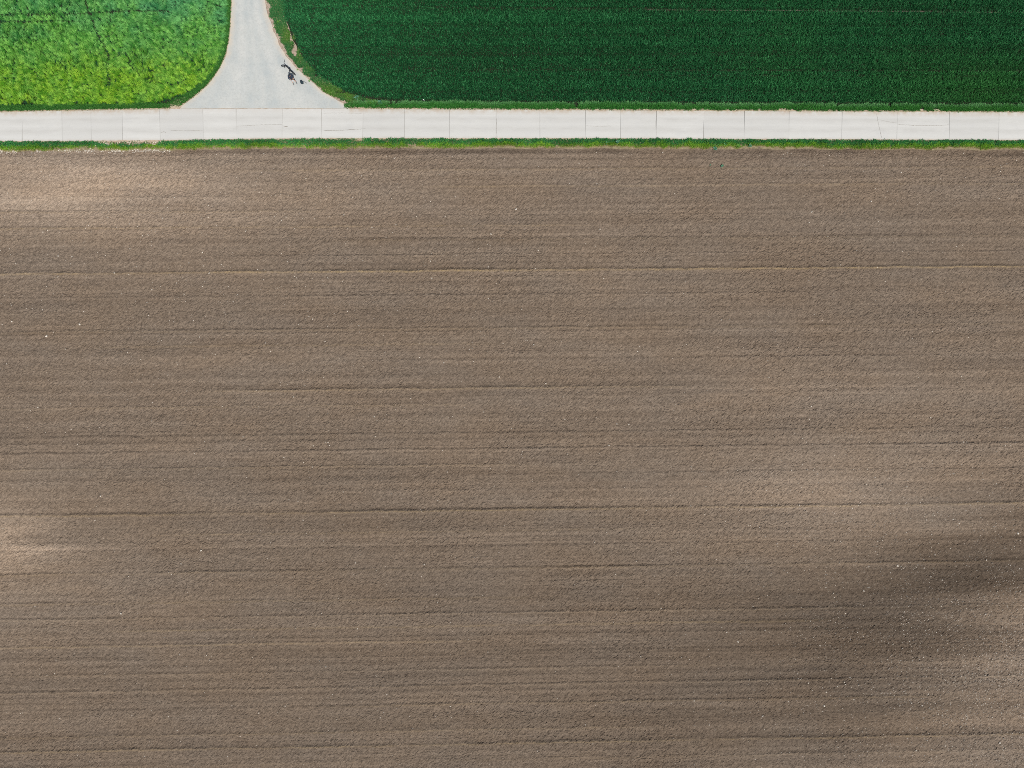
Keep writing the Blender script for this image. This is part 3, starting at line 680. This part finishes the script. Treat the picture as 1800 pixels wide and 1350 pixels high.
stone(1579, 995, 0.11, 'white stone in the damp patch, on its upper left side', 7)
stone(1519, 1039, 0.09, 'pale stone with a smaller neighbour left of the damp patch', 8)
stone(1450, 1242, 0.11, 'bright elongated stone in the lower right of the field', 9)
stone(1298, 1129, 0.09, 'single pale stone in the lower middle right of the field', 10)
stone(863, 411, 0.09, 'single pale stone in the upper middle of the field', 11)
stone(1428, 372, 0.085, 'single pale stone in the upper right of the field', 12)
stone(907, 367, 0.09, 'pale stone below the road in the middle, nearest the verge', 13)
stone(1759, 1307, 0.10, 'pale stone in the bottom right corner of the field', 14)

# ------------------------------------------------------------------ single weeds along the verge
def weed(px_, py_, size, nl, ca, cb_, label, seed, z=-0.05):
    r = random.Random(seed); root = empty('weed', W(px_, py_, z), r.uniform(0, 6.28))
    tag(root, label, 'weed', 'leafy weeds beside the road')
    bm = bmesh.new(); tube(bm, (0, 0, -0.03), (0.01, 0.01, size * 0.7), 0.012, 0.005, 6); bm_obj('stem', bm, M_stem, root)
    Vv, Ff, cc = [], [], []
    for i in range(nl):
        a = i * 2.4 + r.uniform(-.4, .4); el = r.uniform(0.15, 1.0); L = size * r.uniform(0.6, 1.05); wd = L * r.uniform(0.28, 0.42); z0 = size * 0.65 * i / nl
        d = Vector((math.cos(a) * math.cos(el), math.sin(a) * math.cos(el), math.sin(el))); s = Vector((-math.sin(a), math.cos(a), 0))
        b0 = len(Vv); o_ = Vector((0, 0, z0)); t = r.random(); c = [x * (1 - t) + y_ * t for x, y_ in zip(ca, cb_)] + [1]
        for f, ww, dz in ((0.05, 0.12, 0), (0.35, 0.9, .02), (0.65, 1.0, 0), (0.9, 0.5, -.06)):
            for sg in (-1, 1): Vv.append(o_ + d * L * f + s * sg * wd * ww / 2 + Vector((0, 0, dz * L + 0.03 * L))); cc.append(c)
        Vv.append(o_ + d * L + Vector((0, 0, -.12 * L))); cc.append(c)
        for q in range(3): Ff.append((b0 + 2 * q, b0 + 2 * q + 1, b0 + 2 * q + 3, b0 + 2 * q + 2))
        Ff.append((b0 + 6, b0 + 7, b0 + 8))
    me = bpy.data.meshes.new('foliage'); me.from_pydata([tuple(v) for v in Vv], [], Ff)
    at = me.attributes.new('Col', 'FLOAT_COLOR', 'POINT'); at.data.foreach_set('color', np.array(cc, np.float32).ravel())
    me.materials.append(M_grass); o = bpy.data.objects.new('foliage', me); C.objects.link(o); o.parent = root
M_stem = simple('weed_stem', (0.08, 0.17, 0.06))
BG = ((0.06, 0.20, 0.11), (0.17, 0.36, 0.23)); YG = ((0.09, 0.24, 0.03), (0.24, 0.42, 0.10))
weed(1257, 261.5, 0.30, 16, *BG, 'largest blue-green weed on the edge between south verge and brown field', 1, -0.09)
weed(1269, 292, 0.22, 10, *BG, 'lone green weed growing out in the brown field below the verge', 2, -0.11)
weed(1249, 290, 0.13, 7, *BG, 'tiny weed in the brown field just left of a larger one', 3, -0.11)
weed(1296, 257, 0.30, 14, *YG, 'bright light green weed in the south verge, right of the blue-green one', 4, -0.05)
weed(1273, 254, 0.22, 10, *BG, 'small pale weed in the south verge between two bigger weeds', 5, -0.05)
weed(1318, 256, 0.28, 14, *BG, 'pale blue-green weed standing in the south verge, furthest right', 6, -0.05)
weed(1085, 250, 0.32, 15, *BG, 'broad blue-green thistle in the south verge, right of the middle', 7, -0.05)
weed(1067, 251, 0.24, 12, *BG, 'blue-green thistle in the south verge, left of a broader one', 8, -0.05)
weed(1132, 251.5, 0.22, 10, *BG, 'small blue-green thistle alone in the south verge', 9, -0.05)
weed(627, 172, 0.34, 14, *BG, 'pale grey-green weed in the corner where track meets road', 10, -0.03)
weed(668, 181, 0.34, 14, *BG, 'grey-green weed in the north verge right of the track corner', 11, -0.03)
weed(490, 40, 0.30, 14, *YG, 'yellowish weed at the upper right edge of the side track', 12, -0.03)
weed(505, 65, 0.24, 10, *YG, 'yellowish weed beside the bare earth patch at the track', 13, -0.03)
weed(523, 123, 0.14, 8, *YG, 'low dark weed on the bare earth edge near the person', 14, 0.0)
weed(544, 143, 0.16, 8, *YG, 'low weed on the bare earth edge right of the backpack', 15, 0.0)

# white scrap in the north verge
M_paper = simple('white_scrap', (0.78, 0.77, 0.74), 0.7)
bm = bmesh.new(); r = random.Random(3); gp = [[bm.verts.new((i * 0.06 - 0.15, j * 0.05 - 0.06, 0.02 * r.random() + 0.03 * abs(i - 2))) for i in range(6)] for j in range(3)]
for j in range(2):
    for i in range(5): bm.faces.new((gp[j][i], gp[j][i + 1], gp[j + 1][i + 1], gp[j + 1][i]))
o = bm_obj('paper_scrap', bm, M_paper); o.scale = (.6, .6, .6); o.location = W(745.5, 177.5, 0.28); o.rotation_euler.z = -0.7
sm = o.modifiers.new('thick', 'SOLIDIFY'); sm.thickness = 0.006
tag(o, 'small white crumpled scrap in the grass north of the road', 'litter')

# ------------------------------------------------------------------ person
M_skin = simple('skin', (0.56, 0.33, 0.245), 0.55); M_jacket = simple('navy_jacket', (0.018, 0.028, 0.055), 0.7)
M_shorts = simple('black_shorts', (0.010, 0.010, 0.012), 0.8); M_shoe = simple('grey_shoe', (0.13, 0.14, 0.145), 0.7)
M_sole = simple('shoe_sole', (0.17, 0.17, 0.17), 0.7)
M_hair = simple('dark_hair', (0.016, 0.012, 0.010), 0.6); M_eye = simple('eye', (0.02, 0.015, 0.01), 0.3)
M_cap = simple('dark_cap', (0.014, 0.022, 0.034), 0.75)
def skin_mesh(name, verts, edges, radii, mat, parent, sub=2, root=0):
    me = bpy.data.meshes.new(name); me.from_pydata(verts, edges, [])
    o = bpy.data.objects.new(name, me); C.objects.link(o)
    m = o.modifiers.new('skin', 'SKIN'); m.use_smooth_shade = True
    for i, v in enumerate(me.skin_vertices[0].data):
        rr = radii[i]; v.radius = rr if isinstance(rr, tuple) else (rr, rr); v.use_root = (i == root)
    s = o.modifiers.new('sub', 'SUBSURF'); s.levels = sub; s.render_levels = sub
    dg = bpy.context.evaluated_depsgraph_get(); dg.update()
    me2 = bpy.data.meshes.new_from_object(o.evaluated_get(dg)); me2.name = name
    C.objects.unlink(o); bpy.data.objects.remove(o)
    for p in me2.polygons: p.use_smooth = True
    me2.materials.clear(); me2.materials.append(mat)
    n_ = bpy.data.objects.new(name, me2); C.objects.link(n_); n_.parent = parent
    return n_
pers = empty('person', W(518.0, 145.2, 0.045), math.radians(24))
tag(pers, 'person in dark top, cap and black shorts standing on the side track, holding a controller', 'person')
Vv = [(0, 0, .95), (0, 0, 1.08), (0, -.01, 1.28), (0, .0, 1.45), (0, -.02, 1.53), (0, -.045, 1.62), (0, -.05, 1.70)]
R_ = [.125, .115, (.145, .12), .065, .052, (.075, .092), (.066, .08)]
E_ = [(0, 1), (1, 2), (2, 3), (3, 4), (4, 5), (5, 6)]
def add(p, r, fr):
    Vv.append(p); R_.append(r); E_.append((fr, len(Vv) - 1)); return len(Vv) - 1
for s in (-1, 1):
    h_ = add((s * .09, 0, .90), .085, 0); kn = add((s * .135, -.035, .50), .058, h_); cf = add((s * .145, -.005, .36), .052, kn); an = add((s * .155, .0, .09), .036, cf); add((s * .175, -.14, .035), .032, an)
    sh = add((s * .175, .0, 1.41), .058, 2); el_ = add((s * .275, .06, 1.15), .04, sh); wr = add((s * .15, -.19, 1.10), .028, el_); pl = add((s * .105, -.25, 1.11), (.03, .018), wr)
    for k in range(4):
        L = (.075, .085, .08, .062)[k]; y0 = -.285 + .0 * k; zz = 1.135 - .02 * k
        a = add((s * .090, -.285, zz), .009, pl); b_ = add((s * (.090 - L * .35), -.285 - L * .45, zz), .009, a); add((s * (.090 - L * .75), -.285 - L * .35, zz), .008, b_)
    a = add((s * .085, -.245, 1.14), .010, pl); add((s * .062, -.275, 1.155), .009, a)
body = skin_mesh('body', Vv, E_, R_, M_skin, pers)
# clothes and hair
Vv, R_, E_ = [(0, 0, .93), (0, 0, 1.08), (0, -.01, 1.28), (0, 0, 1.44), (0, -.01, 1.49)], [.145, .138, (.17, .145), .085, .072], [(0, 1), (1, 2), (2, 3), (3, 4)]
for s in (-1, 1):
    sh = add((s * .18, .0, 1.41), .075, 2); el_ = add((s * .28, .065, 1.15), .056, sh); add((s * .175, -.15, 1.105), .043, el_)
skin_mesh('jacket', Vv, E_, R_, M_jacket, pers)
Vv, R_, E_ = [(0, 0, 1.0), (0, 0, .90)], [.142, .145], [(0, 1)]
for s in (-1, 1):
    a = add((s * .095, -.005, .82), .105, 1); add((s * .13, -.03, .56), .09, a)
skin_mesh('shorts', Vv, E_, R_, M_shorts, pers)
for s in (-1, 1):
    sh_ = skin_mesh('shoe', [(s * .153, .045, .055), (s * .158, -.02, .065), (s * .172, -.12, .045), (s * .18, -.20, .035)], [(0, 1), (1, 2), (2, 3)], [.045, .052, .05, .042], M_shoe, pers)
    bm = bmesh.new(); box(bm, (s * .167, -.08, .008), (.095, .28, .022)); bmesh.ops.bevel(bm, geom=bm.edges[:], offset=.008, segments=2, affect='EDGES'); bm_obj('sole', bm, M_sole, sh_)
cap = skin_mesh('cap', [(0, -.03, 1.675), (0, -.075, 1.718)], [(0, 1)], [(.108, .112), (.098, .104)], M_cap, pers)
bm = bmesh.new(); vv = box(bm, (0, -.215, 1.672), (.16, .11, .012))
for v in vv:
    v.co.z -= .03 * (v.co.y < -.22); v.co.x *= .75 if v.co.y < -.22 else 1
bmesh.ops.bevel(bm, geom=bm.edges[:], offset=.005, segments=2, affect='EDGES'); bm_obj('visor', bm, M_cap, cap, True)
skin_mesh('hair', [(0, .01, 1.58), (0, -.005, 1.66), (0, -.04, 1.73)], [(0, 1), (1, 2)], [.085, (.104, .108), (.092, .104)], M_hair, pers)
for nm, c_, sc_ in (('nose', (0, -.145, 1.60), (.014, .018, .024)), ('ear', (-.083, -.035, 1.61), (.016, .022, .032)), ('ear', (.083, -.035, 1.61), (.016, .022, .032))):
    bm = bmesh.new(); bmesh.ops.create_uvsphere(bm, u_segments=8, v_segments=6, radius=1, matrix=Matrix.Translation(c_) @ Matrix.Diagonal((*sc_, 1))); bm_obj(nm, bm, M_skin, body, True)
for s in (-1, 1):
    bm = bmesh.new(); bmesh.ops.create_uvsphere(bm, u_segments=8, v_segments=6, radius=.011, matrix=Matrix.Translation((s * .032, -.128, 1.63))); bm_obj('eye', bm, M_eye, body, True)
bm = bmesh.new(); bmesh.ops.create_uvsphere(bm, u_segments=8, v_segments=6, radius=1, matrix=Matrix.Translation((0, -.132, 1.56)) @ Matrix.Diagonal((.024, .007, .006, 1))); bm_obj('mouth', bm, simple('lips', (.4, .16, .14)), body, True)
# controller held in both hands
M_white = simple('white_plastic', (0.75, 0.76, 0.77), 0.35); M_black = simple('black_plastic', (0.012, 0.013, 0.015), 0.5); M_screen = simple('screen_glass', (0.10, 0.13, 0.16), 0.12, 0, 0.6)
ct = empty('remote_controller', pers.matrix_basis @ Vector((0, -.305, 1.12)), math.radians(24)); ct.rotation_euler = (math.radians(28), 0, math.radians(24))
tag(ct, "pale handheld remote controller between the standing person's hands", 'controller')
bm = bmesh.new(); box(bm, (0, -.02, 0), (.20, .14, .036)); bmesh.ops.bevel(bm, geom=bm.edges[:], offset=.012, segments=2, affect='EDGES'); bm_obj('casing', bm, M_white, ct, True)
bm = bmesh.new(); box(bm, (0, .01, .022), (.10, .06, .006)); bm_obj('screen', bm, M_screen, ct)
for s in (-1, 1):
    bm = bmesh.new(); tube(bm, (s * .075, .0, .018), (s * .075, .0, .036), .007, .010, 8); bm_obj('joystick', bm, M_black, ct)
    bm = bmesh.new(); tube(bm, (s * .06, .05, 0), (s * .07, .11, .03), .006, .005, 8); bm_obj('antenna', bm, M_black, ct)

# ------------------------------------------------------------------ bicycle (forward = +X, contact plane z = 0)
M_frame = simple('black_frame', (0.014, 0.016, 0.020), 0.35, 0.2, 0.5); M_tyre = simple('tyre_rubber', (0.012, 0.012, 0.012), 0.85); M_rim = simple('dark_rim', (0.05, 0.05, 0.055), 0.4, 0.6)
rear, front = W(516.8, 130.6), W(502.2, 117.6)
d = front - rear; rz = math.atan2(d.y, d.x)
bk = empty('bicycle', (rear.x, rear.y, 0.045), rz)
tag(bk, 'black bicycle standing on the side track in front of the person, front wheel turned', 'bicycle')
WB, RW = 1.10, 0.345
BB, SEAT, HT, HB = Vector((.44, 0, .29)), Vector((.27, 0, .80)), Vector((.83, 0, .86)), Vector((.88, 0, .70))
bm = bmesh.new()
for a, b_, r_ in ((BB, SEAT, .018), (HT - Vector((0, 0, .03)), SEAT - Vector((-.03, 0, .08)), .019), (HB, BB, .024), (HT, HB, .024)): tube(bm, a, b_, r_)
for s in (-1, 1):
    tube(bm, (0, s * .06, RW), BB + Vector((-.03, s * .03, 0)), .011); tube(bm, (0, s * .06, RW), SEAT + Vector((.03, s * .015, -.09)), .009)
tube(bm, SEAT, (.235, 0, .93), .014); bm_obj('frame', bm, M_frame, bk)
bm = bmesh.new(); vv = box(bm, (.22, 0, .955), (.27, .14, .05))
for v in vv:
    if v.co.x > .3: v.co.y *= .35
    if v.co.z < .95: v.co.y *= .6
bmesh.ops.bevel(bm, geom=bm.edges[:], offset=.015, segments=2, affect='EDGES'); bm_obj('saddle', bm, M_black, bk, True)
STEER = Matrix.Translation(HT) @ Matrix.Rotation(math.radians(42), 4, (HT - HB).normalized()) @ Matrix.Translation(-HT)
def wheel(cx, mtx):
    bm = bmesh.new(); torus(bm, (cx, 0, RW), RW - .045, .013, nmaj=40, nmin=6); tube(bm, (cx, -.05, RW), (cx, .05, RW), .022, seg=10)
    for i in range(20):
        a = 2 * math.pi * i / 20; s = 1 if i % 2 else -1
        tube(bm, (cx, s * .03, RW), (cx + (RW - .05) * math.cos(a), 0, RW + (RW - .05) * math.sin(a)), .0022, seg=4)
    bm.transform(mtx); wh = bm_obj('wheel', bm, M_rim, bk)
    bm = bmesh.new(); torus(bm, (cx, 0, RW), RW - .022, .022, nmaj=48, nmin=8); bm.transform(mtx); bm_obj('tyre', bm, M_tyre, wh, True)
wheel(0, Matrix()); wheel(WB, STEER)
bm = bmesh.new()
for s in (-1, 1): tube(bm, HB + Vector((.01, s * .05, -.02)), (WB, s * .055, RW), .013)
tube(bm, HB + Vector((.01, -.06, -.015)), HB + Vector((.01, .06, -.015)), .018); bm.transform(STEER); bm_obj('fork', bm, M_frame, bk)
bm = bmesh.new(); tube(bm, HT, HT + Vector((-.03, 0, .10)), .016); tube(bm, HT + Vector((-.03, 0, .10)), HT + Vector((.05, 0, .13)), .016)
st = HT + Vector((.05, 0, .13))
for s in (-1, 1): tube(bm, st, st + Vector((-.03, s * .22, .03)), .018); tube(bm, st + Vector((-.03, s * .22, .03)), st + Vector((-.07, s * .33, .02)), .018)
bm.transform(STEER); hb = bm_obj('handlebar', bm, M_frame, bk)
for s in (-1, 1):
    bm = bmesh.new(); tube(bm, st + Vector((-.04, s * .245, .028)), st + Vector((-.075, s * .345, .018)), .024); bm.transform(STEER); bm_obj('grip', bm, M_tyre, hb)
bm = bmesh.new(); tube(bm, BB + Vector((0, -.035, 0)), BB + Vector((0, -.05, 0)), .09, seg=24); tube(bm, BB + Vector((0, -.06, 0)), BB + Vector((.12, -.07, -.12)), .012); tube(bm, BB + Vector((0, .06, 0)), BB + Vector((-.12, .07, .12)), .012); tube(bm, BB + Vector((0, -.06, 0)), BB + Vector((0, .06, 0)), .02)
ck = bm_obj('crank', bm, M_rim, bk)
for s in (-1, 1):
    bm = bmesh.new(); box(bm, BB + Vector((-.12 * s, .12 * s, .12 * s)), (.09, .10, .025)); bm_obj('pedal', bm, M_black, ck)
bm = bmesh.new(); tube(bm, (.33, .03, .30), (.30, .20, .0), .009); bm_obj('kickstand', bm, M_rim, bk)
for cx, a0, a1, mt, nm in ((0, 60, 190, Matrix(), 'mudguard'),):
    bm = bmesh.new(); prev = None
    for i in range(13):
        a = math.radians(a0 + (a1 - a0) * i / 12); row_ = [bm.verts.new((cx + (RW + .025 - .008 * abs(s)) * math.cos(a), s * .03, RW + (RW + .025 - .008 * abs(s)) * math.sin(a))) for s in (-1, 0, 1)]
        if prev: bm.faces.new((prev[0], prev[1], row_[1], row_[0])); bm.faces.new((prev[1], prev[2], row_[2], row_[1]))
        prev = row_
    bm.transform(mt); bm_obj(nm, bm, M_black, bk, True)

# ------------------------------------------------------------------ backpack on the ground
M_pack = simple('pack_fabric', (0.016, 0.034, 0.045), 0.8); M_strap = simple('pack_strap', (0.010, 0.012, 0.014), 0.8)
bp = empty('backpack', W(531.5, 145.8, 0.045), math.radians(-35))
tag(bp, 'small dark backpack standing on the track edge right of the person', 'backpack')
bm = bmesh.new(); vv = box(bm, (0, 0, .17), (.30, .20, .34)); bmesh.ops.subdivide_edges(bm, edges=bm.edges[:], cuts=3, use_grid_fill=True)
for v in bm.verts:
    f = v.co.z / .34; v.co.x *= (1.0 - .35 * max(0, f - .45) ** 1.3); v.co.y *= (1.08 - .5 * max(0, f - .3)); q = Vector((v.co.x / .15, v.co.y / .1, 0)); l = max(1, q.length); v.co.x /= l ** .55; v.co.y /= l ** .55
bm_obj('pack_body', bm, M_pack, bp, True)
bm = bmesh.new(); vv = box(bm, (0, -.115, .12), (.20, .07, .18)); bmesh.ops.bevel(bm, geom=bm.edges[:], offset=.025, segments=3, affect='EDGES'); bm_obj('front_pocket', bm, M_pack, bp, True)
bm = bmesh.new(); pts = [(-.04, .05, .32), (-.03, .06, .37), (.03, .06, .37), (.04, .05, .32)]
for a, b_ in zip(pts[:-1], pts[1:]): tube(bm, a, b_, .010, seg=8)
bm_obj('carry_loop', bm, M_strap, bp)
for s in (-1, 1):
    bm = bmesh.new(); pts = [(s * .07, .08, .31), (s * .09, .15, .24), (s * .10, .17, .12), (s * .12, .12, .03)] if s < 0 else [(.07, .08, .31), (.12, .16, .20), (.20, .20, .06), (.33, .24, .012), (.42, .22, .01)]
    for a, b_ in zip(pts[:-1], pts[1:]): tube(bm, a, b_, .014, seg=8)
    bm_obj('shoulder_strap', bm, M_strap, bp)
